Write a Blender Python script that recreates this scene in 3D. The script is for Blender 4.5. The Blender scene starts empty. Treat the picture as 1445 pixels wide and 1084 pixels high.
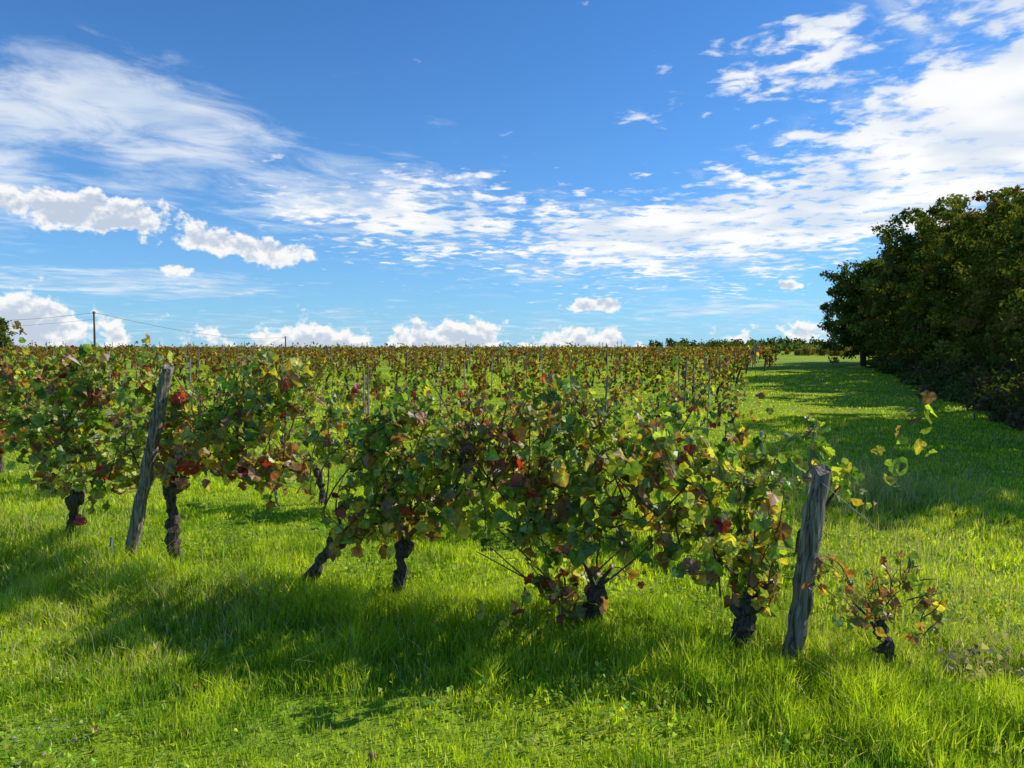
import bpy, math, numpy as np
from mathutils import Vector
R = np.random.default_rng(7)
rad = math.radians
scene = bpy.context.scene
SUN_AZ, SUN_EL = 69.0, 36.0      # azimuth measured from +Y towards +X

# ------------------------------------------------------------------ helpers
def sstep(a, b, x):
    t = np.clip((x-a)/(b-a), 0, 1); return t*t*(3-2*t)
def _hash(ix, iy, seed):
    n = (ix*374761393 + iy*668265263 + seed*1442695041) & 0x7fffffff
    n = ((n ^ (n >> 13))*1274126177) & 0x7fffffff
    return ((n ^ (n >> 16)) & 0xffff)/65535.0
def vnoise(x, y, scale=1.0, seed=0):
    x = np.asarray(x, float)*scale+1000; y = np.asarray(y, float)*scale+1000
    ix = np.floor(x).astype(np.int64); iy = np.floor(y).astype(np.int64)
    fx = x-ix; fy = y-iy
    fx = fx*fx*(3-2*fx); fy = fy*fy*(3-2*fy)
    a = _hash(ix, iy, seed); b = _hash(ix+1, iy, seed)
    c = _hash(ix, iy+1, seed); d = _hash(ix+1, iy+1, seed)
    return (a*(1-fx)+b*fx)*(1-fy)+(c*(1-fx)+d*fx)*fy
def gz(x, y):
    x = np.asarray(x, float); y = np.asarray(y, float)
    rr = np.sqrt(x*x+y*y)
    z = 0.80*sstep(7, 80, rr)
    fade = 1-sstep(20, 60, rr)
    z = z + fade*(0.05*(vnoise(x, y, 0.8, 1)-0.5)+0.025*(vnoise(x, y, 3.0, 2)-0.5))
    e = x-(0.38*y+5.2)               # the bank to the right climbs a little
    z = z + 0.35*sstep(0, 5, e)*sstep(4, 12, y)*(1-sstep(70, 110, y))
    return z

def norm(v): return v/np.maximum(np.linalg.norm(v, axis=-1, keepdims=True), 1e-9)

class B:
    def __init__(s): s.V=[]; s.F=[]; s.C=[]; s.n=0
    def add(s, V, faces, C, mi=0):
        V = np.asarray(V, float).reshape(-1, 3)
        C = np.asarray(C, float)
        if C.ndim == 1: C = np.tile(C, (len(V), 1))
        s.V.append(V); s.C.append(C[:, :3])
        for f in faces:
            s.F.append((np.asarray(f)+s.n, mi))
        s.n += len(V)
    def make(s, name, mats, smooth=False):
        V = np.concatenate(s.V); C = np.concatenate(s.C)
        C = np.concatenate([C, np.ones((len(C), 1))], 1)
        loops = np.concatenate([f.ravel() for f, _ in s.F]).astype(np.int32)
        sizes = np.concatenate([np.full(f.shape[0], f.shape[1]) for f, _ in s.F])
        mis = np.concatenate([np.full(f.shape[0], m) for f, m in s.F]).astype(np.int32)
        starts = np.concatenate([[0], np.cumsum(sizes)[:-1]]).astype(np.int32)
        me = bpy.data.meshes.new(name)
        me.vertices.add(len(V)); me.vertices.foreach_set('co', V.astype(np.float32).ravel())
        me.loops.add(len(loops)); me.loops.foreach_set('vertex_index', loops)
        me.polygons.add(len(sizes)); me.polygons.foreach_set('loop_start', starts)
        me.polygons.foreach_set('material_index', mis)
        me.polygons.foreach_set('use_smooth', np.full(len(sizes), smooth))
        me.update(calc_edges=True); me.validate()
        at = me.color_attributes.new('Col', 'FLOAT_COLOR', 'POINT')
        if len(at.data) == len(C): at.data.foreach_set('color', C.astype(np.float32).ravel())
        for m in mats: me.materials.append(m)
        ob = bpy.data.objects.new(name, me); scene.collection.objects.link(ob)
        return ob

def tube(b, pts, radii, k=8, col=(1,1,1), mi=0, rough=0.0, cap=True):
    pts = np.asarray(pts, float); radii = np.asarray(radii, float); n = len(pts)
    T = np.gradient(pts, axis=0); T = norm(T)
    ref = np.array([0.0, 1.0, 0.0]) if abs(T[:, 2]).mean() > 0.5 else np.array([0., 0., 1.])
    A = norm(np.cross(T, ref)); Bv = np.cross(T, A)
    th = np.linspace(0, 2*np.pi, k, endpoint=False)
    r = radii[:, None]*(1+rough*(R.random((n, k))-0.5)*2)
    V = pts[:, None]+r[..., None]*(np.cos(th)[None, :, None]*A[:, None]+np.sin(th)[None, :, None]*Bv[:, None])
    i = np.arange(n-1)[:, None]*k; j = np.arange(k)[None]; j2 = (j+1) % k
    q = np.stack([i+j, i+j2, i+k+j2, i+k+j], -1).reshape(-1, 4)
    faces = [q]
    V = V.reshape(-1, 3)
    if cap: faces.append(((n-1)*k+np.arange(k))[None])
    b.add(V, faces, np.array(col), mi)

def curve(p0, p1, p2, n):
    t = np.linspace(0, 1, n)[:, None]
    return (1-t)**2*np.array(p0)+2*t*(1-t)*np.array(p1)+t*t*np.array(p2)

# grape leaf outline: petiole notch at origin, tip at +y
_h = [(0.10,-0.12),(0.36,-0.06),(0.40,0.12),(0.52,0.32),(0.38,0.48),(0.27,0.66)]
OUT = [(0.0,0.04)]+_h+[(0.0,0.86)]+[(-x,y) for x,y in _h[::-1]]
LV = np.array([(0,0.30)]+OUT)
LF = np.array([(0, i, i+1) for i in range(1, len(OUT))]+[(0, len(OUT), 1)])
EDGE = np.concatenate([[0.0], np.ones(len(OUT))]); EDGE[1] = 0.2
SV = np.array([(0,-0.05),(0.45,0.25),(0.2,0.7),(0,0.9),(-0.25,0.65),(-0.45,0.2)])
SF = np.array([(0,1,2,3,4,5)])
QV = np.array([(0,0),(0.32,0.4),(0,1.0),(-0.32,0.4)])
QF = np.array([(0,1,2,3)])

def leaves(b, P, size, C0, C1=None, mode='full', mi=1, tipdown=0.7, nup=0.6, nbias=None):
    n = len(P)
    if n == 0: return
    t = norm(R.normal(size=(n, 3))+np.array([0, 0, -tipdown*1.5]))
    nn = R.normal(size=(n, 3))*0.8+np.array([0, 0, nup])
    if nbias is not None: nn = nn+nbias
    nn = norm(nn-(nn*t).sum(1, keepdims=True)*t)
    s = np.cross(t, nn)
    LVx, LFx = {'full': (LV, LF), 'mid': (SV, SF), 'quad': (QV, QF)}[mode]
    x = LVx[:, 0][None]; y = LVx[:, 1][None]
    fold = R.normal(0.15, 0.45, (n, 1)); curl = R.normal(-0.35, 0.4, (n, 1))
    asym = 1+R.normal(0, .12, (n, 1))
    z = fold*np.abs(x)+curl*y*y+R.normal(0, .07 if mode == 'full' else 0.03, (n, x.shape[1]))
    X = x*asym+R.normal(0, .035, z.shape)
    V = P[:, None]+size[:, None, None]*(X[..., None]*s[:, None]+(y+0*X)[..., None]*t[:, None]+z[..., None]*nn[:, None])
    k = LVx.shape[0]
    F = (LFx[None]+(np.arange(n)*k)[:, None, None]).reshape(-1, LFx.shape[1])
    if C1 is None or mode != 'full': C = np.repeat(C0, k, 0)
    else:
        e = EDGE[None, :, None]*R.uniform(0.2, 1, (n, 1, 1))
        C = (C0[:, None]*(1-e)+C1[:, None]*e).reshape(-1, 3)
    b.add(V.reshape(-1, 3), [F], C, mi)

PAL = np.array([(.10,.175,.03),(.21,.31,.04),(.43,.47,.07),(.64,.47,.06),(.32,.04,.03),(.26,.13,.055),(.46,.21,.05)])
def pick(n, w):
    w = np.asarray(w, float)
    idx = R.choice(len(PAL), n, p=w/w.sum())
    return PAL[idx]*R.uniform(0.6, 1.4, (n, 1))*R.uniform(0.9, 1.1, (n, 3))

# ------------------------------------------------------------------ materials
def newmat(name):
    m = bpy.data.materials.new(name); m.use_nodes = True
    nt = m.node_tree; nt.nodes.clear()
    return m, nt, nt.nodes.new('ShaderNodeOutputMaterial')
def N(nt, t, **kw):
    n = nt.nodes.new(t)
    for k, v in kw.items(): setattr(n, k, v)
    return n
def leafmat(name, trans=0.4, gloss=0.03, rough=0.55, tmul=(1.5,1.6,0.6), nscale=30):
    m, nt, out = newmat(name); L = nt.links.new
    a = N(nt, 'ShaderNodeAttribute', attribute_name='Col')
    col = a.outputs['Color']
    if nscale:
        tc = N(nt, 'ShaderNodeTexCoord'); no = N(nt, 'ShaderNodeTexNoise'); no.inputs['Scale'].default_value = nscale
        no.inputs['Detail'].default_value = 2
        L(tc.outputs['Object'], no.inputs['Vector'])
        mr = N(nt, 'ShaderNodeMapRange'); mr.inputs['From Min'].default_value = .3; mr.inputs['From Max'].default_value = .7
        mr.inputs['To Min'].default_value = .65; mr.inputs['To Max'].default_value = 1.35
        L(no.outputs['Fac'], mr.inputs['Value'])
        vm = N(nt, 'ShaderNodeVectorMath', operation='SCALE'); L(col, vm.inputs[0]); L(mr.outputs[0], vm.inputs['Scale'])
        col = vm.outputs[0]
    d = N(nt, 'ShaderNodeBsdfDiffuse'); L(col, d.inputs['Color'])
    tm = N(nt, 'ShaderNodeVectorMath', operation='MULTIPLY'); L(col, tm.inputs[0]); tm.inputs[1].default_value = tmul
    t = N(nt, 'ShaderNodeBsdfTranslucent'); L(tm.outputs[0], t.inputs['Color'])
    mx = N(nt, 'ShaderNodeMixShader'); mx.inputs[0].default_value = trans
    L(d.outputs[0], mx.inputs[1]); L(t.outputs[0], mx.inputs[2])
    if gloss > 0:
        g = N(nt, 'ShaderNodeBsdfGlossy'); g.inputs['Roughness'].default_value = rough; g.inputs['Color'].default_value = (.8,.85,.9,1)
        m2 = N(nt, 'ShaderNodeMixShader'); m2.inputs[0].default_value = gloss
        L(mx.outputs[0], m2.inputs[1]); L(g.outputs[0], m2.inputs[2])
        L(m2.outputs[0], out.inputs[0])
    else: L(mx.outputs[0], out.inputs[0])
    return m
def woodmat(name, c1, c2, scale=(30,30,4), bump=0.6, rough=0.85):
    m, nt, out = newmat(name); L = nt.links.new
    tc = N(nt, 'ShaderNodeTexCoord'); mp = N(nt, 'ShaderNodeMapping'); mp.inputs['Scale'].default_value = scale
    L(tc.outputs['Object'], mp.inputs[0])
    no = N(nt, 'ShaderNodeTexNoise'); no.inputs['Scale'].default_value = 1; no.inputs['Detail'].default_value = 7; no.inputs['Roughness'].default_value = .65
    L(mp.outputs[0], no.inputs['Vector'])
    cr = N(nt, 'ShaderNodeValToRGB'); cr.color_ramp.elements[0].position = .38; cr.color_ramp.elements[1].position = .66
    cr.color_ramp.elements[0].color = (*c1, 1); cr.color_ramp.elements[1].color = (*c2, 1)
    L(no.outputs['Fac'], cr.inputs[0])
    p = N(nt, 'ShaderNodeBsdfPrincipled'); p.inputs['Roughness'].default_value = rough
    L(cr.outputs[0], p.inputs['Base Color'])
    bm = N(nt, 'ShaderNodeBump'); bm.inputs['Strength'].default_value = bump; bm.inputs['Distance'].default_value = .02
    L(no.outputs['Fac'], bm.inputs['Height']); L(bm.outputs[0], p.inputs['Normal'])
    L(p.outputs[0], out.inputs[0]); return m

M_leaf = leafmat('vine_leaf', .48, .045, .45)
M_far = leafmat('far_leaf', .40, 0, .6, nscale=0)
M_grass = leafmat('grass_blade', .46, 0, .6, (1.5,1.5,.5), nscale=0)
M_tree = leafmat('oak_leaf', .28, 0, .5, (1.4,1.4,.5), nscale=0)
M_bark = woodmat('vine_bark', (.012,.009,.007), (.16,.12,.085), (60,60,16), 1.0)
M_post = woodmat('weathered_post', (.05,.04,.03), (.46,.39,.30), (75,75,3.5), 1.0)
M_pole = woodmat('pole_wood', (.07,.05,.035), (.16,.11,.08), (8,8,1), .3)
M_tbark = woodmat('tree_bark', (.015,.012,.01), (.07,.055,.04), (9,9,2.5), .8)
M_cane = woodmat('vine_cane', (.07,.035,.02), (.17,.095,.05), (80,80,20), .2)
M_stone = woodmat('pebble', (.22,.2,.17), (.45,.42,.37), (30,30,30), .4)
m, nt, out = newmat('galvanised_steel'); p = N(nt, 'ShaderNodeBsdfPrincipled'); no = N(nt, 'ShaderNodeTexNoise'); no.inputs['Scale'].default_value = 25
cr = N(nt, 'ShaderNodeValToRGB'); cr.color_ramp.elements[0].color = (.16,.17,.18,1); cr.color_ramp.elements[1].color = (.42,.44,.46,1)
nt.links.new(no.outputs['Fac'], cr.inputs[0]); nt.links.new(cr.outputs[0], p.inputs['Base Color'])
p.inputs['Metallic'].default_value = .4; p.inputs['Roughness'].default_value = .55; nt.links.new(p.outputs[0], out.inputs[0]); M_steel = m

# ground
m, nt, out = newmat('ground_soil_grass'); L = nt.links.new
tc = N(nt, 'ShaderNodeTexCoord')
def gn(scale, det=6, ro=.6):
    n = N(nt, 'ShaderNodeTexNoise'); n.inputs['Scale'].default_value = scale; n.inputs['Detail'].default_value = det
    n.inputs['Roughness'].default_value = ro; L(tc.outputs['Object'], n.inputs['Vector']); return n.outputs['Fac']
def ramp(f, st):
    c = N(nt, 'ShaderNodeValToRGB'); e = c.color_ramp.elements
    e[0].position, e[0].color = st[0][0], (*st[0][1], 1); e[1].position, e[1].color = st[-1][0], (*st[-1][1], 1)
    for p_, c_ in st[1:-1]:
        x = e.new(p_); x.color = (*c_, 1)
    L(f, c.inputs[0]); return c.outputs[0]
fine = gn(9, 7, .75); big = gn(.22, 4)
c1 = ramp(fine, [(.3,(.08,.13,.014)),(.5,(.20,.33,.02)),(.7,(.32,.46,.035))])
c2 = ramp(fine, [(.3,(.13,.15,.018)),(.5,(.33,.41,.025)),(.7,(.50,.53,.06))])
mx = N(nt, 'ShaderNodeMix', data_type='RGBA'); L(ramp(big, [(.42,(0,0,0)),(.6,(1,1,1))]), mx.inputs['Factor'])
L(c1, mx.inputs['A']); L(c2, mx.inputs['B'])
mx2 = N(nt, 'ShaderNodeMix', data_type='RGBA'); L(ramp(gn(1.7, 6, .7), [(.58,(0,0,0)),(.74,(.7,.7,.7))]), mx2.inputs['Factor'])
L(mx.outputs['Result'], mx2.inputs['A']); mx2.inputs['B'].default_value = (.22,.19,.07,1)
p = N(nt, 'ShaderNodeBsdfPrincipled'); p.inputs['Roughness'].default_value = 1; p.inputs['Specular IOR Level'].default_value = .1
L(mx2.outputs['Result'], p.inputs['Base Color'])
bm = N(nt, 'ShaderNodeBump'); bm.inputs['Strength'].default_value = .8; bm.inputs['Distance'].default_value = .06
L(gn(14, 5, .7), bm.inputs['Height']); L(bm.outputs[0], p.inputs['Normal']); L(p.outputs[0], out.inputs[0]); M_ground = m

# ------------------------------------------------------------------ ground sheet
def graded(a, b_, n0, far):
    s = np.linspace(-1, 1, n0); return np.sign(s)*(np.abs(s)*a+np.abs(s)**7*(far-a))
gx = graded(60, 0, 361, 2500); gy = graded(60, 0, 361, 2500)
GX, GY = np.meshgrid(gx, gy); GZ = gz(GX, GY)
nx = len(gx); i = np.arange(nx-1)[:, None]*nx+np.arange(nx-1)[None]
q = np.stack([i, i+1, i+nx+1, i+nx], -1).reshape(-1, 4)
b = B(); b.add(np.stack([GX, GY, GZ], -1).reshape(-1, 3), [q], (1,1,1)); b.make('ground', [M_ground], True)

# ------------------------------------------------------------------ grass
gb = B()
def blades(x, y, w, h, col, lean=0.45):
    n = len(x); z = gz(x, y)-0.01
    P = np.stack([x, y, z], 1); a = R.uniform(0, 2*np.pi, n); s = np.stack([np.cos(a), np.sin(a), 0*a], 1)
    a2 = R.uniform(0, 2*np.pi, n); ld = np.stack([np.cos(a2), np.sin(a2), 0*a], 1)*(np.abs(R.normal(0, lean, n))*h)[:, None]
    up = np.zeros((n, 3)); up[:, 2] = h
    w = w[:, None]
    V = np.stack([P-s*w/2, P+s*w/2, P+up*.55+ld*.3+s*w*.4, P+up*.55+ld*.3-s*w*.4, P+up*np.array([1,1,.95])+ld], 1)
    base = (np.arange(n)*5)[:, None]
    C = np.repeat(col, 5, 0)
    gb.add(V.reshape(-1, 3), [base+np.array([[0,1,2,3]]), base+np.array([[3,2,4]])], C)
def grass_band(y0, y1, dens, w, h0, h1):
    area = 0.75*(y1*y1-y0*y0)+2.6*(y1-y0); n = int(area*dens)
    y = np.sqrt(R.random(n)*(y1*y1-y0*y0)+y0*y0); x = (R.random(n)*2-1)*(0.75*y+1.3)
    cl = vnoise(x, y, 2.2, 5)*.5+vnoise(x, y, 9, 6)*.5
    keep = R.random(n) < 0.05+1.4*cl; x, y, cl = x[keep], y[keep], cl[keep]; n = len(x)
    big = vnoise(x, y, .45, 9)
    rowd = (y-(4.562-.42*x))          # first vine row line: grass is longest beside it
    tall = 0.58+0.85*np.exp(-((rowd+.45)/.7)**2)
    h = (h0+(h1-h0)*(cl*cl*1.5+R.random(n)*.35))*tall*(.6+.85*big)
    h *= 1-.5*np.exp(-((x+2.0)/1.2)**2-((y-2.9)/.5)**2)
    g = vnoise(x, y, .6, 11)*.4+vnoise(x, y, 3.5, 12)*.6
    A = np.array([.15,.29,.025]); Bc = np.array([.53,.63,.045]); Cc = np.array([.62,.57,.28])
    t = np.clip(g*1.9-.4+R.normal(0, .3, n)+.3*sstep(0, 3, rowd), 0, 1)[:, None]
    col = A*(1-t)+Bc*t
    dry = (R.random(n) < .05+.16*(big > .65))[:, None]
    col = np.where(dry, Cc, col)*R.uniform(.65, 1.35, (n, 1))
    blades(x, y, w*R.uniform(.6, 1.5, n), h, col)
grass_band(2.1, 5, 5600, .0058, .035, .16)
grass_band(5, 9, 2200, .0095, .045, .15)
grass_band(9, 18, 520, .017, .05, .13)
grass_band(18, 40, 95, .037, .06, .12)
gb.make('grass', [M_grass])

# broad-leaved weeds / clover in the foreground turf
wb = B(); n = 46000
y = 2.1+R.random(n)**1.3*4.5; x = (R.random(n)*2-1)*(.75*y+1)
k = R.random(n) < sstep(.36, .70, vnoise(x, y, 1.5, 21)*.6+vnoise(x, y, 5, 22)*.4)*1.1; x, y = x[k], y[k]; n = len(x)
P = np.stack([x, y, gz(x, y)+R.uniform(.01, .075, n)], 1)
col = np.array([.33,.46,.07])*R.uniform(.5, 1.6, (n, 1))*np.stack([R.uniform(.8, 1.35, n), np.ones(n), R.uniform(.7,1.5,n)], 1)
leaves(wb, P, R.uniform(.012, .034, n), col, mode='mid', mi=0, tipdown=0, nup=1.3)
wb.make('clover_weeds', [M_grass])

# dry stalks right of the row ends
db = B()
def stalks(cx, cy, sx, sy, n, h0, h1, w, cols):
    x = R.normal(cx, sx, n); y = R.normal(cy, sy, n); h = R.uniform(h0, h1, n)
    c = np.array(cols)[R.integers(0, len(cols), n)]*R.uniform(.7, 1.2, (n, 1))
    global gb; keep = gb; gb = db; blades(x, y, np.full(n, w), h, c, .6); gb = keep
T = [(.50,.45,.27),(.40,.37,.2),(.34,.40,.12)]
stalks(3.9, 8.2, .5, .45, 1000, .15, .45, .007, T)
stalks(3.1, 6.3, .5, .6, 800, .08, .28, .005, T)
stalks(5.0, 10.5, .8, 1.2, 600, .1, .3, .009, T)
stalks(2.6, 3.8, .35, .28, 900, .05, .24, .004, [(.5,.46,.34),(.4,.34,.24),(.2,.3,.1)])
stalks(2.9, 4.8, .5, .6, 900, .06, .26, .005, T)
stalks(-.6, 4.2, 1.6, .5, 300, .1, .25, .004, T)
stalks(-1.6, 5.6, 1.0, .7, 300, .1, .28, .005, T)
P = np.stack([R.normal(2.5, .22, 150), R.normal(3.68, .13, 150), R.uniform(.03, .16, 150)], 1)
leaves(db, P, R.uniform(.03, .055, 150), np.array([.34,.32,.24])*R.uniform(.4, 1.4, (150, 1)), mode='mid', mi=0, nup=.4)
db.make('dry_grass', [M_grass])

# pebbles + fallen leaves + small yellow flowers
pb = B()
ico = np.array([(1,0,0),(-1,0,0),(0,1,0),(0,-1,0),(0,0,1),(0,0,-1)], float); icf = np.array([(0,2,4),(2,1,4),(1,3,4),(3,0,4),(2,0,5),(1,2,5),(3,1,5),(0,3,5)])
for _ in range(60):
    x, y = R.normal(-2.15, .22), R.normal(3.12, .11); s = R.uniform(.004, .013)
    pb.add(ico*s*R.uniform(.6, 1.3, (6, 3))*np.array([1.3, 1, .6])+np.array([x, y, float(gz(x, y))+s*.4]), [icf], (1,1,1))
pb.make('pebbles', [M_stone])
fb = B(); n = 24
y = 2.6+R.random(n)*4.5; x = (R.random(n)*2-1)*(.7*y)
P = np.stack([x, y, gz(x, y)+R.uniform(.03, .06, n)], 1)
P[:3, 0] = R.normal(-1.72, .15, 3); P[:3, 1] = R.normal(3.1, .05, 3)
leaves(fb, P, R.uniform(.035, .06, n), pick(n, [0,0,0,1,1,6,2]), pick(n, [0,0,0,1,1,6,1]), mi=0, tipdown=0, nup=2.5)
n = 26; y = 2.8+R.random(n)*3; x = (R.random(n)*2-1)*.7*y
P = np.stack([x, y, gz(x, y)+.1], 1)
leaves(fb, P, np.full(n, .022), np.tile([.75,.6,.02], (n, 1)), mode='mid', mi=0, tipdown=0, nup=3)
fb.make('fallen_leaves', [M_leaf])

# ------------------------------------------------------------------ first vine row
RD = np.array([-.922, .387]); RP = np.array([.387, .922])
def rowY(x, k=0): return 4.562-.42*x+k*2.5
PX = np.array([-4.9,-4.45,-4.04,-3.8,-3.48,-3.2,-3.05,-2.9,-2.55,-2.3,-2.1,-1.92,-1.62,-1.34,-1.07,-.9,-.76,-.47,-.3,-.10,.05,.16,.41,.52,.65,.80,.88,1.09,1.30,1.45])
PT = np.array([1.6,1.60,1.36,1.56,1.70,1.52,1.40,1.60,1.30,1.16,1.26,1.54,1.62,1.40,1.14,1.20,1.36,1.32,1.24,1.32,1.36,1.46,1.46,1.38,1.32,1.18,1.14,1.06,1.02,1.04])
PB = np.array([.8,.80,.80,.66,.40,.55,.84,.62,.74,.86,.90,.86,.72,.52,.40,.42,.42,.60,.72,.74,.50,.10,.05,.32,.68,.68,.60,.24,.18,.25])
vines = [  # base x, lean target dx, head height, radius
 (-4.95,.1,.5,.05),(-3.80,.22,.50,.042),(-2.59,-.02,.70,.05),(-1.48,.32,.42,.05),(-.745,.03,.42,.045),(.454,.05,.26,.055),(1.235,.08,.32,.052)]
vx = np.array([v[0] for v in vines])
builders = [B() for _ in vines]
def trunk(b, x, y, dx, hh, r, k=9, n=18):
    z0 = float(gz(x, y))-.05
    head = np.array([x+dx, y-.42*dx, z0+hh+.05])
    mid = np.array([x+dx*.15+R.normal(0, .05), y+R.normal(0, .03), z0+hh*.55])
    p = curve((x, y, z0), mid, head, n)
    p[1:-1] += R.normal(0, .010, (n-2, 3))
    t = np.linspace(0, 1, n)
    rr = r*(1.05-.35*t)*(1+.25*np.sin(t*11+R.random()*6))+r*.6*np.exp(-((t-.93)/.10)**2)+.3*r*np.exp(-(t/.08)**2)
    rr[-1] *= .6
    tube(b, p, rr, k, (1,1,1), 0, .28)
    for sgn in (-1, 1):
        e = head+np.array([RD[0]*sgn*R.uniform(.05,.14), RD[1]*sgn*.1, R.uniform(.10,.16)])
        tube(b, curve(head-[0,0,.03], (head+e)/2+[0,0,.02], e, 6), np.linspace(r*.38, r*.1, 6), 6, (1,1,1), 0, .2)
    for _ in range(6):
        tt = R.uniform(.5, 1); q0 = p[int(tt*(n-1))]
        q1 = q0+R.normal(0, .035, 3)+[0,0,.02]
        tube(b, [q0, (q0+q1)/2+R.normal(0,.008,3), q1], [r*.6, r*.55, r*.3], 6, (1,1,1), 0, .3)
    return head
for b, v in zip(builders, vines): trunk(b, v[0], rowY(v[0]), *v[1:])

def cane(b, p0, d, n, step, wide, sizes, w, nb=None, sag=.10):
    pts = [p0]; d = d/np.linalg.norm(d)
    for _ in range(n):
        d = d+R.normal(0, .22, 3)+np.array([0, 0, -sag]); d /= np.linalg.norm(d)
        pts.append(pts[-1]+d*step)
    pts = np.array(pts)
    tube(b, pts, np.linspace(.004, .002, len(pts)), 4, (1,1,1), 2, cap=False)
    off = R.normal(0, wide, (len(pts), 3))
    c0 = pick(len(pts), w); c1 = pick(len(pts), [1,1.5,2.2,2.0,.9,2.2,1.2]); mixc = R.random((len(pts), 1)) < .42
    c1 = np.where(mixc, c1, c0*.9)
    leaves(b, pts+off, R.uniform(*sizes, len(pts)), c0, c1, nbias=nb)
def colw(x, z):
    a = vnoise(x*1+5, z, 2.3, 41); r_ = vnoise(x, z+3, 3.3, 42)
    w = np.array([3.4, 3.8, 2.8, .6, .2, .8, .3])
    if a > .6: w = w*[.6,1,1.8,2.2,1,2.2,1.6]
    if r_ > .72: w = w*[.4,.4,.6,1,9,4,3]
    if z < .58: w = w*[.4,.8,1.5,3.0,2.4,3,3]
    return w
cnt = 0; tries = 0
while cnt < 860 and tries < 16000:
    tries += 1
    x = R.uniform(-4.9, 1.46)
    zt, zb = np.interp(x, PX, PT), np.interp(x, PX, PB)
    if R.random() > (zt-zb)/1.2: continue
    z = zb+(zt-zb)*R.random()
    if vnoise(x, z, 4.6, 31) < .40: continue
    f = (z-zb)/(zt-zb)
    wid = .16*(1-.55*f)+.05
    off = R.normal(0, wid)
    if x > 1.2: off = abs(off)
    if -3.1 < x < -2.5: off = abs(off)+.02
    bx = x+RP[0]*off; by = rowY(x)+RP[1]*off
    d = np.array([R.normal(0, .8), R.normal(0, .4), R.uniform(-.9, .9)])
    if x > 1.2: d[0] = -abs(d[0])
    b = builders[int(np.argmin(abs(vx-x)))]
    cane(b, np.array([bx, by, z]), d, 4, .048, .020, (.048, .112), colw(x, z)); cnt += 1
for x in list(R.uniform(-4.8, 1.4, 74))+[-1.9,-3.45,.3,-2.9]:
    zt = np.interp(x, PX, PT); b = builders[int(np.argmin(abs(vx-x)))]
    o = R.normal(0, .1)
    cane(b, np.array([x+RP[0]*o, rowY(x)+RP[1]*o, zt-.16]), np.array([R.normal(0,.35), R.normal(0,.2), 1.1]), int(R.integers(4, 7)), .045, .010, (.03, .07), [2,3,3.5,1.4,.5,.8,.5], sag=.05)
for x, dd in ((1.50, .25), (1.42, -.1), (1.6, .5)):
    cane(builders[-1], np.array([x, 4.10, .92]), np.array([dd, 0, .9]), 5, .045, .008, (.035, .07), [2,3,3,1,.5,1,1], sag=.02)
for x in R.uniform(-4.8, 1.4, 90):
    zt, zb = np.interp(x, PX, PT), np.interp(x, PX, PB); b = builders[int(np.argmin(abs(vx-x)))]
    p0 = np.array([x, rowY(x)+R.normal(0,.08), zb+.1]); p1 = p0+np.array([R.normal(0,.3), R.normal(0,.15), R.uniform(.1,.8)])
    tube(b, curve(p0, (p0+p1)/2+R.normal(0,.1,3), p1, 7), np.linspace(.006,.003,7), 4, (1,1,1), 2)
for b in builders: b.make('grape_vine', [M_bark, M_leaf, M_cane])
# little end vine
b = B(); x = 1.93; trunk(b, x, 3.76, -.03, .26, .030)
for _ in range(34):
    ex = R.normal(0, .14); z = .24+abs(R.normal(0, .15))+.15*abs(ex)
    cane(b, np.array([x+ex, 3.76+R.normal(0,.1), z]), np.array([ex*2, R.normal(0,.3), .4]), 3, .045, .02, (.035,.065), [1.2,1.6,1.8,2.0,.4,2.6,1.6])
cane(b, np.array([2.03,3.74,.40]), np.array([1,0,.45]), 4, .05, .015, (.035,.06), [1,2,2,1,.3,1,1], sag=.03)
cane(b, np.array([1.9,3.76,.42]), np.array([-.3,0,1]), 4, .05, .01, (.035,.06), [1,2,2,1,.3,2,1], sag=.03)
b.make('grape_vine', [M_bark, M_leaf, M_cane])

# posts
def wood_post(p0, p1, r, name='wooden_post'):
    b = B(); n = 14; p = np.linspace(p0, p1, n); p[1:-1] += R.normal(0, .004, (n-2, 3))
    k = 14; rr = np.linspace(r*1.05, r*.9, n)*(1+R.normal(0, .03, n))
    tube(b, p, rr, k, (1,1,1), 0, .10)
    V = b.V[0]; V[-k:, 2] += np.linspace(-.03, .03, k)*.8
    V[-k:, 2] += R.normal(0, .010, k)
    return b.make(name, [M_post])
wood_post((1.50, 3.92, -.1), (1.655, 3.92, 1.045), .052)
wood_post((-3.00, 5.68, -.1), (-2.58, 5.54, 1.55), .047)
def stake(b, x, y, h, lx=0, ly=0, r=.014):
    z = float(gz(x, y))
    tube(b, [(x, y, z-.1), (x+lx*.5, y+ly*.5, z+h*.5), (x+lx, y+ly, z+h)], [r]*3, 6, (1,1,1), 0)
sb = B()
for s in [(-2.52,7.88,1.2,-.12),(-2.38,11.8,1.28,.02),(-8.04,14.8,1.58,-.02),(-3.25,5.9,.18,.02),(2.35,6.0,1.02,.12),(2.1,6.2,1.0,.0),(3.7,14.0,1.3,.05),(-5.9,13.5,1.45,.03),(11.2,34,1.6,.02),(4.4,19,1.35,.1)]:
    stake(sb, *s)
sb.make('metal_stake', [M_steel])

# trellis wire on the first rows
tb = B()
for k, (x0, x1) in enumerate([(1.9,-6.0),(2.4,-9),(2.6,-12)]):
    for h in (.62, 1.0):
        xs = np.linspace(x0, x1, 30)
        pts = np.stack([xs, rowY(xs, k), h+.03*np.sin(xs*2.1)], 1)
        if k == 0: pts[:, 2] += np.clip(-xs, 0, 4)*.05; pts[0, 2] = h-.25
        tube(tb, pts, np.full(30, .0018), 4, (1,1,1), 0)
tb.make('trellis_wire', [M_steel])

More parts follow.
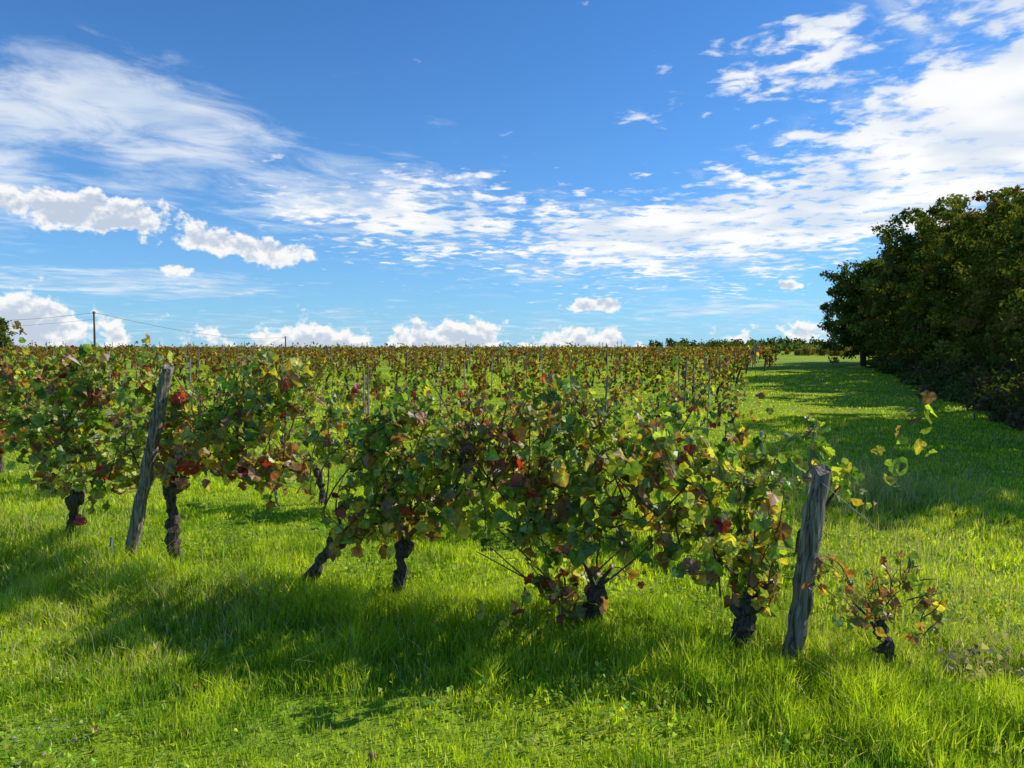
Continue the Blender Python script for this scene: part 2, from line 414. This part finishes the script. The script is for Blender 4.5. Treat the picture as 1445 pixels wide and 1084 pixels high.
# ------------------------------------------------------------------ rows behind
def vine_cloud(b, x, y, top, nl, mode, size, weights, kcl=7, thick=.12, spread=.24):
    """leaf cloud of one bush: a few rising shoots, leaves strung along them"""
    z0 = float(gz(x, y)); ncl = kcl
    s = R.normal(0, spread, ncl); hz = R.uniform(.25, 1.0, ncl); hz[0] = R.uniform(1.0, 1.4)
    per = max(1, nl//ncl)
    base = np.stack([x+RD[0]*s, y+RD[1]*s, z0+.50+0*s], 1)
    tip = base+np.stack([RD[0]*s*.5+R.normal(0,.12,ncl), RD[1]*s*.5+R.normal(0,.1,ncl), (top-.50)*hz], 1)
    t = R.random((ncl, per, 1))
    P = base[:, None]*(1-t)+tip[:, None]*t+R.normal(0, 1, (ncl, per, 3))*np.array([thick, thick, .09])*(1.15-.95*t)
    P = P.reshape(-1, 3); n = len(P)
    c0 = pick(n, weights)
    if mode != 'full': c0 = c0*.85
    leaves(b, P, R.uniform(.7, 1.3, n)*size, c0, np.where(R.random((n,1))<.4, pick(n, weights), c0), mode=mode)
nearB = B(); farB = B(); stk = B()
for k in range(1, 50):
    off = k*3.2 if k > 1 else 2.5
    x = .9+.25*off+.055*off*float(sstep(14, 45, off))+R.uniform(-.4, .4)
    if k == 1: x = 2.45
    cnt = 0
    while True:
        y = rowY(x)+off
        if x < -.78*y-3 or y > 165: break
        dist = math.hypot(x, y)
        if R.random() > (.08 if k < 2 else .20):
            jx, jy = x+R.normal(0, .08), y+R.normal(0, .08)
            red = vnoise(x, y, .25, 77)
            w = np.array([2.4, 3.0, 2.4, .8, .12, 1.1, .3])
            if dist > 12: w = np.array([1.3, 1.8, 1.6, .6, .2, 3.0, .9])
            if dist > 30: w = np.array([.7, 1.0, 1.0, .5, .25, 4.6, 1.4])
            if red > .62: w = w*[.7,.7,.8,1.2,2.0,1.6,1.4]
            top = 1.06+R.normal(0, .15)
            if k == 1: top = 1.12+.45*sstep(1, 6, -x)+R.normal(0,.08)
            if k == 2: top += .15*sstep(2, 7, -x)
            if k == 1 and x > 1.5: top = 1.15
            top -= .12*sstep(30, 80, dist)
            if dist < 17:
                trunk(nearB, jx, jy, R.normal(0, .12), .48+R.normal(0,.04), .040, 7, 8)
                vine_cloud(nearB, jx, jy, top, 190 if k < 2 else 105, 'full', .10, w, 9 if k < 2 else 7, spread=.28 if k < 2 else .20)
            elif dist < 42:
                z0 = float(gz(jx, jy)); tube(nearB, curve((jx,jy,z0),(jx+R.normal(0,.05),jy,z0+.3),(jx+R.normal(0,.12),jy,z0+.6),4), [.05,.04,.045,.03], 5, (1,1,1), 0, .1)
                vine_cloud(farB, jx, jy, top, 60, 'mid', .125, w, 6, spread=.18)
            elif dist < 85:
                z0 = float(gz(jx, jy)); tube(nearB, [(jx,jy,z0),(jx+.05,jy,z0+.6)], [.06,.05], 4, (1,1,1), 0)
                vine_cloud(farB, jx, jy, top, 26, 'mid', .18, w, 5, spread=.2)
            else:
                vine_cloud(farB, jx, jy, top-.02, 14, 'quad', .32, w, 4)
        cnt += 1
        if cnt % 5 == 2 and dist < 75 and k > 1:
            stake(stk, x+.4, y-.17, 1.30+R.normal(0,.12), R.normal(0,.06), R.normal(0,.03), .016 if dist < 30 else .024)
        x -= 1.15+R.normal(0, .08) if dist < 85 else 1.4
nearB.make('vineyard_rows', [M_bark, M_leaf, M_cane])
farB.make('distant_vineyard', [M_bark, M_far])
stk.make('vineyard_stakes', [M_post])

# ------------------------------------------------------------------ trees
def tree(name, x, y, H, Rr, nleaf=26000, size=.14, tint=(1,1,1), low=.06, dark=1.0):
    b = B(); z0 = float(gz(x, y))
    tube(b, curve((x,y,z0-.2),(x+R.normal(0,.3),y+R.normal(0,.3),z0+H*.25),(x+R.normal(0,.3),y,z0+H*.55),9), np.linspace(.24,.10,9)*H/8, 9, (1,1,1), 0, .12)
    nb = 16; C = []; RR = []
    for i in range(nb):
        a = i*2.4+R.random(); f = (i+.5)/nb
        zc = z0+H*(low+.10+(.72)*f); prof = math.sin(math.pi*min(1, .28+.60*f))**.6
        rr = Rr*.64*prof*R.uniform(.6, 1.0)
        C.append((x+math.cos(a)*rr, y+math.sin(a)*rr, zc)); RR.append(Rr*R.uniform(.42, .56)*(1.05-.25*f))
    C = np.array(C); RR = np.array(RR)
    C[:, 2] = np.minimum(C[:, 2], z0+H-RR*.85)
    for c in C:
        p0 = np.array([x, y, z0+H*R.uniform(.15,.4)])
        tube(b, curve(p0, (p0+c)/2+[0,0,-.2], c, 6), np.linspace(.09,.025,6)*H/8, 5, (1,1,1), 0, .1)
    ncl = 480; ci = R.integers(0, nb, ncl); d = norm(R.normal(size=(ncl, 3)))
    cc = C[ci]+d*RR[ci][:, None]*R.uniform(.6, 1.03, (ncl, 1))*np.array([1,1,.85])
    cc = cc[cc[:, 2] > z0+.3]
    ncl = len(cc); cr = R.uniform(.16, .44, ncl)
    per = nleaf//ncl
    v = norm(R.normal(size=(ncl, per, 3)))*R.random((ncl, per, 1))**.45
    P = cc[:, None]+v*cr[:, None, None]*np.array([1.15,1.15,.75])
    pal = np.array([(.085,.11,.022),(.13,.165,.032),(.21,.23,.05),(.22,.165,.055)])
    cb = pal[R.choice(4, ncl, p=[.26,.38,.26,.10])]
    col = np.repeat(cb[:, None], per, 1)*R.uniform(.65, 1.35, (ncl, per, 1))*np.array(tint)*dark
    P = P.reshape(-1, 3); col = col.reshape(-1, 3)
    leaves(b, P, R.uniform(.7, 1.3, len(P))*size, col, mode='quad', tipdown=.3, nup=.5)
    return b.make(name, [M_tbark, M_tree])
tree('oak_tree', 21.9, 46, 6.7, 3.0, 26000, .18, (.9,.97,.9))
tree('oak_tree', 24.4, 42, 7.0, 3.4, 18000, .21)
tree('oak_tree', 20.6, 36, 8.3, 3.5, 32000, .165)
tree('oak_tree', 19.8, 30.5, 7.8, 3.5, 32000, .155, (1.05,1,.9))
tree('oak_tree', 17.8, 24.5, 6.5, 3.4, 32000, .14, (1.1,1,.9))
tree('oak_tree', 15.4, 18.0, 7.6, 3.2, 24000, .16)
tree('oak_tree', 14.6, 14.6, 8.2, 3.2, 16000, .18)
tree('oak_tree', 13.4, 11.6, 7.6, 3.1, 14000, .18)
tree('oak_tree', 26, 36, 8.0, 3.6, 14000, .24)
tree('oak_tree', 24.0, 28, 7.8, 3.6, 14000, .24)
tree('oak_tree', 28, 52, 7.5, 3.6, 12000, .26)
# undergrowth beneath them
hb = B()
for i in range(560):
    y = R.uniform(10, 50); e = abs(R.normal(0, 1.7))
    x = .40*y+4.4+e+R.normal(0,.3); z = float(gz(x, y)); hh = R.uniform(.05, .3)+min(e, 3)*.5*R.uniform(.4,1)
    rr = R.uniform(.22, .5); per = 90
    v = norm(R.normal(size=(per, 3)))*R.random((per, 1))**.5
    P = np.array([x, y, z+hh*R.uniform(.3,1)])+v*rr
    P[:, 2] = np.maximum(P[:, 2], z+.03)
    base = [(.09,.11,.025),(.12,.15,.035),(.18,.14,.065),(.17,.12,.07)][R.choice(4, p=[.3,.3,.2,.2])]
    leaves(hb, P, R.uniform(.06, .13, per)*(1+y/60), np.array(base)*R.uniform(.6,1.4,(per,1)), mode='quad', tipdown=.2)
    if R.random() < .3:
        p0 = np.array([x+R.normal(0,.2), y+R.normal(0,.2), z]); p1 = p0+np.array([R.normal(-.1,.3), R.normal(0,.3), R.uniform(.3,1.0)])
        tube(hb, curve(p0, (p0+p1)/2+[0,0,.2], p1, 5), np.linspace(.010,.004,5), 4, (1,1,1), 0)
hb.make('bramble_hedge', [M_cane, M_tree])

# distant trees on the horizon, right of centre
dt = B()
def clumps(b, x0, x1, y0, y1, n, hlo, hhi, size, pal):
    for _ in range(n):
        x = R.uniform(x0, x1); y = R.uniform(y0, y1); z = float(gz(x, y)); h = R.uniform(hlo, hhi); rr = R.uniform(.6, 1.2)*h*.5
        per = 130; v = norm(R.normal(size=(per, 3)))*R.random((per, 1))**.4*(1+.25*R.normal(size=(per,1)))
        P = np.array([x, y, z+h*.55])+v*np.array([rr, rr, h*.5]); P[:, 2] = np.maximum(P[:, 2], z+.1)
        c = np.array(pal[R.integers(0, len(pal))])
        leaves(b, P, R.uniform(.7,1.3,per)*size, c*R.uniform(.6,1.3,(per,1)), mode='quad', mi=0)
clumps(dt, 37, 62, 148, 170, 40, 1.3, 2.0, .5, [(.12,.18,.04),(.10,.14,.04),(.16,.22,.05)])
clumps(dt, 40, 50, 150, 165, 12, 1.8, 2.7, .45, [(.10,.14,.04)])
clumps(dt, 56, 80, 140, 165, 34, .8, 1.6, .5, [(.18,.26,.05),(.22,.28,.06)])  # lighter greens put the sunlit look into the leaf colour
clumps(dt, 27, 42, 74, 90, 46, .5, 1.0, .28, [(.38,.24,.06),(.26,.22,.06)])
clumps(dt, 60, 200, 300, 340, 50, 3, 5, 1.2, [(.08,.12,.04)])
dt.make('distant_trees', [M_tree])
tree('pine_tree', -60.5, 86, 4.7, 2.3, 9000, .3, (.8,1,.9), .05)

# ------------------------------------------------------------------ utility poles and cables
def pole(x, y, h, r):
    b = B(); z = float(gz(x, y)); tube(b, [(x,y,z-.5),(x,y,z+h*.5),(x,y,z+h)], [r*1.2, r, r*.85], 8, (1,1,1), 0)
    tube(b, [(x-.3,y,z+h-.35),(x,y,z+h-.33),(x+.3,y,z+h-.35)], [.05]*3, 5, (1,1,1), 0)
    for s in (-.27, .27): tube(b, [(x+s,y,z+h-.33),(x+s,y,z+h-.1)], [.05,.04], 6, (1,1,1), 0)
    return b.make('utility_pole', [M_pole])
pole(-73.8, 131, 7.2, .17); pole(-107, 350, 6.0, .3)
cb = B()
def cable(a, c, sag, r=.022):
    t = np.linspace(0, 1, 28)[:, None]; p = np.array(a)*(1-t)+np.array(c)*t; p[:, 2] -= (4*sag*t*(1-t))[:, 0]
    tube(cb, p, np.linspace(r, r, 28), 4, (.05,.05,.05), 0)
cable((-73.8,131,7.8), (-107,350,6.6), 2.4, .034)
cable((-73.8,131,7.75), (-118,128,7.6), 1.5, .026)
cable((-73.8,131,6.6), (-118,128,5.0), .9, .018)
cable((-107,350,6.6), (-120,350,.5), .0, .05)
cb.make('power_cables', [M_pole])

# ------------------------------------------------------------------ world / sky
w = bpy.data.worlds.new('World'); scene.world = w; w.use_nodes = True
nt = w.node_tree; nt.nodes.clear(); L = nt.links.new
def S(v, node, sock):
    if isinstance(v, (int, float)): node.inputs[sock].default_value = v
    elif isinstance(v, tuple): node.inputs[sock].default_value = v
    else: L(v, node.inputs[sock])
def Mt(op, a, b_=0.0, c=None, clamp=False):
    n = nt.nodes.new('ShaderNodeMath'); n.operation = op; n.use_clamp = clamp
    S(a, n, 0); S(b_, n, 1)
    if c is not None: S(c, n, 2)
    return n.outputs[0]
add = lambda a, b_: Mt('ADD', a, b_); mul = lambda a, b_: Mt('MULTIPLY', a, b_); sub = lambda a, b_: Mt('SUBTRACT', a, b_)
def ss(x, a, b_):
    n = nt.nodes.new('ShaderNodeMapRange'); n.interpolation_type = 'SMOOTHSTEP'
    S(x, n, 0); n.inputs[1].default_value = a; n.inputs[2].default_value = b_; return n.outputs[0]
def vec(x, y, z=0.0):
    n = nt.nodes.new('ShaderNodeCombineXYZ'); S(x, n, 0); S(y, n, 1); S(z, n, 2); return n.outputs[0]
def noi(v, sc, det=6, ro=.55, dist=0.0):
    n = nt.nodes.new('ShaderNodeTexNoise'); L(v, n.inputs['Vector']); n.inputs['Scale'].default_value = sc
    n.inputs['Detail'].default_value = det; n.inputs['Roughness'].default_value = ro; n.inputs['Distortion'].default_value = dist
    return n.outputs['Fac']
tc = nt.nodes.new('ShaderNodeTexCoord'); sp = nt.nodes.new('ShaderNodeSeparateXYZ'); L(tc.outputs['Generated'], sp.inputs[0])
x, y, z = sp.outputs
zc = add(Mt('MAXIMUM', z, 0.0), .07)
px, py = Mt('DIVIDE', x, zc), Mt('DIVIDE', y, zc)
az = mul(Mt('ARCTAN2', x, y), 57.2958); el = mul(Mt('ARCSINE', z), 57.2958)
def gauss(a0, e0, sa, se, tilt=0.0):
    # exp(-(u^2+v^2)) with u,v linear in azimuth / elevation
    u = Mt('MULTIPLY_ADD', az, 1.0/sa, -a0/sa)
    v = Mt('MULTIPLY_ADD', el, 1.0/se, -(e0-tilt*a0)/se)
    if tilt: v = Mt('MULTIPLY_ADD', az, -tilt/se, v)
    q = Mt('MULTIPLY_ADD', u, u, mul(v, v))
    return Mt('POWER', .36788, q)
def mxx(l):
    r = l[0]
    for k in l[1:]: r = Mt('MAXIMUM', r, k)
    return r
# altocumulus field: small puffs, thick on the right, trailing to the centre
cov = mxx([mul(gauss(34, 13.0, 15, 9.5, .1), 1.55), mul(gauss(12, 8.4, 18, 4.2, .04), 1.42), mul(gauss(23, 10.5, 13, 6.0, .2), 1.5), mul(gauss(-7, 9.8, 13, 4.2, -.05), 1.25), mul(gauss(33, 22, 10, 6), 1.3), mul(gauss(23, 20, 12, 5), 1.08), mul(gauss(11,17.0,5,1.3),.98), gauss(60, 20, 25, 18)])
nL = noi(vec(px, py, 3.0), 1.1, 2, .5)
cov = mul(cov, add(.58, mul(nL, .8)))
nA = noi(vec(px, py, 1.0), 8.0, 5, .58, .25)
nA2 = noi(vec(px, py, 7.0), 2.3, 2, .5)
na = add(mul(sub(nA, .5), 1.3), mul(sub(nA2, .5), .6))
dA = mul(ss(add(na, sub(mul(cov, .42), .30)), 0.0, .27), .95)
# cirrus veils, left
covB = mxx([mul(gauss(-27, 14.6, 14, 5.0, -.08), 1.25), mul(gauss(-37, 12, 10, 6), 1.25), mul(gauss(-13, 11.0, 12, 4.8), 1.1), mul(gauss(10, 8, 24, 5), .95), mul(gauss(-28,4.3,15,1.2), 1.2), mul(gauss(17,2.9,10,1.0),1.1), mul(gauss(-5,1.5,60,2.5),.72), mul(gauss(33,13,16,12),1.1), gauss(-75, 20, 30, 15)])
nB = noi(vec(add(mul(px, 1.0), mul(py, .3)), sub(mul(py, 1.1), mul(px, .5)), 4.0), 2.6, 6, .62, .5)
dB = mul(ss(add(sub(nB, .70), mul(covB, .40)), 0.0, .40), .78)
# cumulus: a chain on the left and a broken bank along the horizon
bl = mxx([mul(gauss(-28.6, 8.8, 7.0, 1.7, -.04), 1.06), mul(gauss(-19.5, 7.2, 7.0, 1.4, -.10), 1.04), mul(gauss(6.6, 3.2, 3.4, .8), .95), mul(gauss(-24, 5.4, 2.6, .8), .72), mul(gauss(20.5, 4.5, 1.6, .5), .8),
          mul(gauss(-34, .8, 7.5, 3.6), 1.06), mul(gauss(-16, .2, 7, 2.8), 1.06), mul(gauss(-5, .2, 8, 2.6), 1.05), mul(gauss(5, .2, 7, 2.0), .98), mul(gauss(22, .2, 12, 2.0), .70), mul(gauss(65, .2, 20, 2.5), .9), mul(gauss(-70, .2, 22, 3), .9)])
n1 = noi(vec(az, mul(el, 1.2), 2.0), .66, 6, .6)
n1u = noi(vec(az, mul(add(el, .45), 1.2), 2.0), .66, 3, .6)
n2 = noi(vec(az, mul(el, 1.35), 8.0), .22, 1, .5)
dc = add(sub(add(mul(n1, 1.05), mul(n2, .6)), .825), sub(mul(bl, .72), .385))
dC = mul(ss(dc, 0.0, .15), .94)
shC = ss(add(dc, mul(sub(n1u, n1), 1.6)), .06, .42)  # cumulus shading painted in: bright lit tops, grey undersides
# colours (scaled for background strength .13)
sky = nt.nodes.new('ShaderNodeTexSky'); sky.sky_type = 'NISHITA'; sky.sun_disc = False
sky.sun_elevation = rad(SUN_EL); sky.sun_rotation = rad(SUN_AZ); sky.altitude = 0; sky.air_density = 1.0; sky.dust_density = 0.0; sky.ozone_density = 2.0
tint = nt.nodes.new('ShaderNodeVectorMath'); tint.operation = 'MULTIPLY'; L(sky.outputs[0], tint.inputs[0]); tint.inputs[1].default_value = (.32, .70, 1.12)
def mixc(f, a, b_):
    n = nt.nodes.new('ShaderNodeMix'); n.data_type = 'RGBA'; n.clamp_result = False
    S(f, n, 'Factor'); S(a, n, 'A'); S(b_, n, 'B'); return n.outputs['Result']
haze = mul(Mt('EXPONENT', mul(Mt('MAXIMUM', el, 0.0), -.12)), .62)
skyc = mixc(haze, tint.outputs[0], (2.7, 4.7, 7.0, 1))
shA = ss(nA2, .38, .62)
cA = mixc(shA, (5.6, 6.2, 7.0, 1), (7.8, 7.8, 7.7, 1))
cB = mixc(shA, (4.6, 5.6, 6.8, 1), (6.7, 7.1, 7.5, 1))
cC = mixc(shC, (7.7, 7.6, 7.4, 1), (4.3, 4.9, 5.8, 1))
col = mixc(dB, skyc, cB); col = mixc(dA, col, cA); col = mixc(dC, col, cC)
bg = nt.nodes.new('ShaderNodeBackground'); bg.inputs[1].default_value = .13; L(col, bg.inputs[0])
wo = nt.nodes.new('ShaderNodeOutputWorld'); L(bg.outputs[0], wo.inputs[0])

# ------------------------------------------------------------------ sun, camera
sl = bpy.data.lights.new('sun', 'SUN'); sl.energy = 5.0; sl.angle = rad(.5); sl.color = (1, .95, .84)
so = bpy.data.objects.new('sun', sl); scene.collection.objects.link(so)
d = Vector((math.sin(rad(SUN_AZ))*math.cos(rad(SUN_EL)), math.cos(rad(SUN_AZ))*math.cos(rad(SUN_EL)), math.sin(rad(SUN_EL))))
so.rotation_euler = (-d).to_track_quat('-Z', 'Y').to_euler(); so.location = (20, 10, 30)
cam = bpy.data.cameras.new('camera'); cam.lens = 26; cam.sensor_width = 36; cam.clip_end = 6000
co = bpy.data.objects.new('camera', cam); scene.collection.objects.link(co)
co.location = (0, 0, 1.7); co.rotation_euler = (rad(90-2.86), 0, 0); scene.camera = co
scene.view_settings.view_transform = 'Standard'; scene.view_settings.look = 'None'; scene.view_settings.exposure = 0
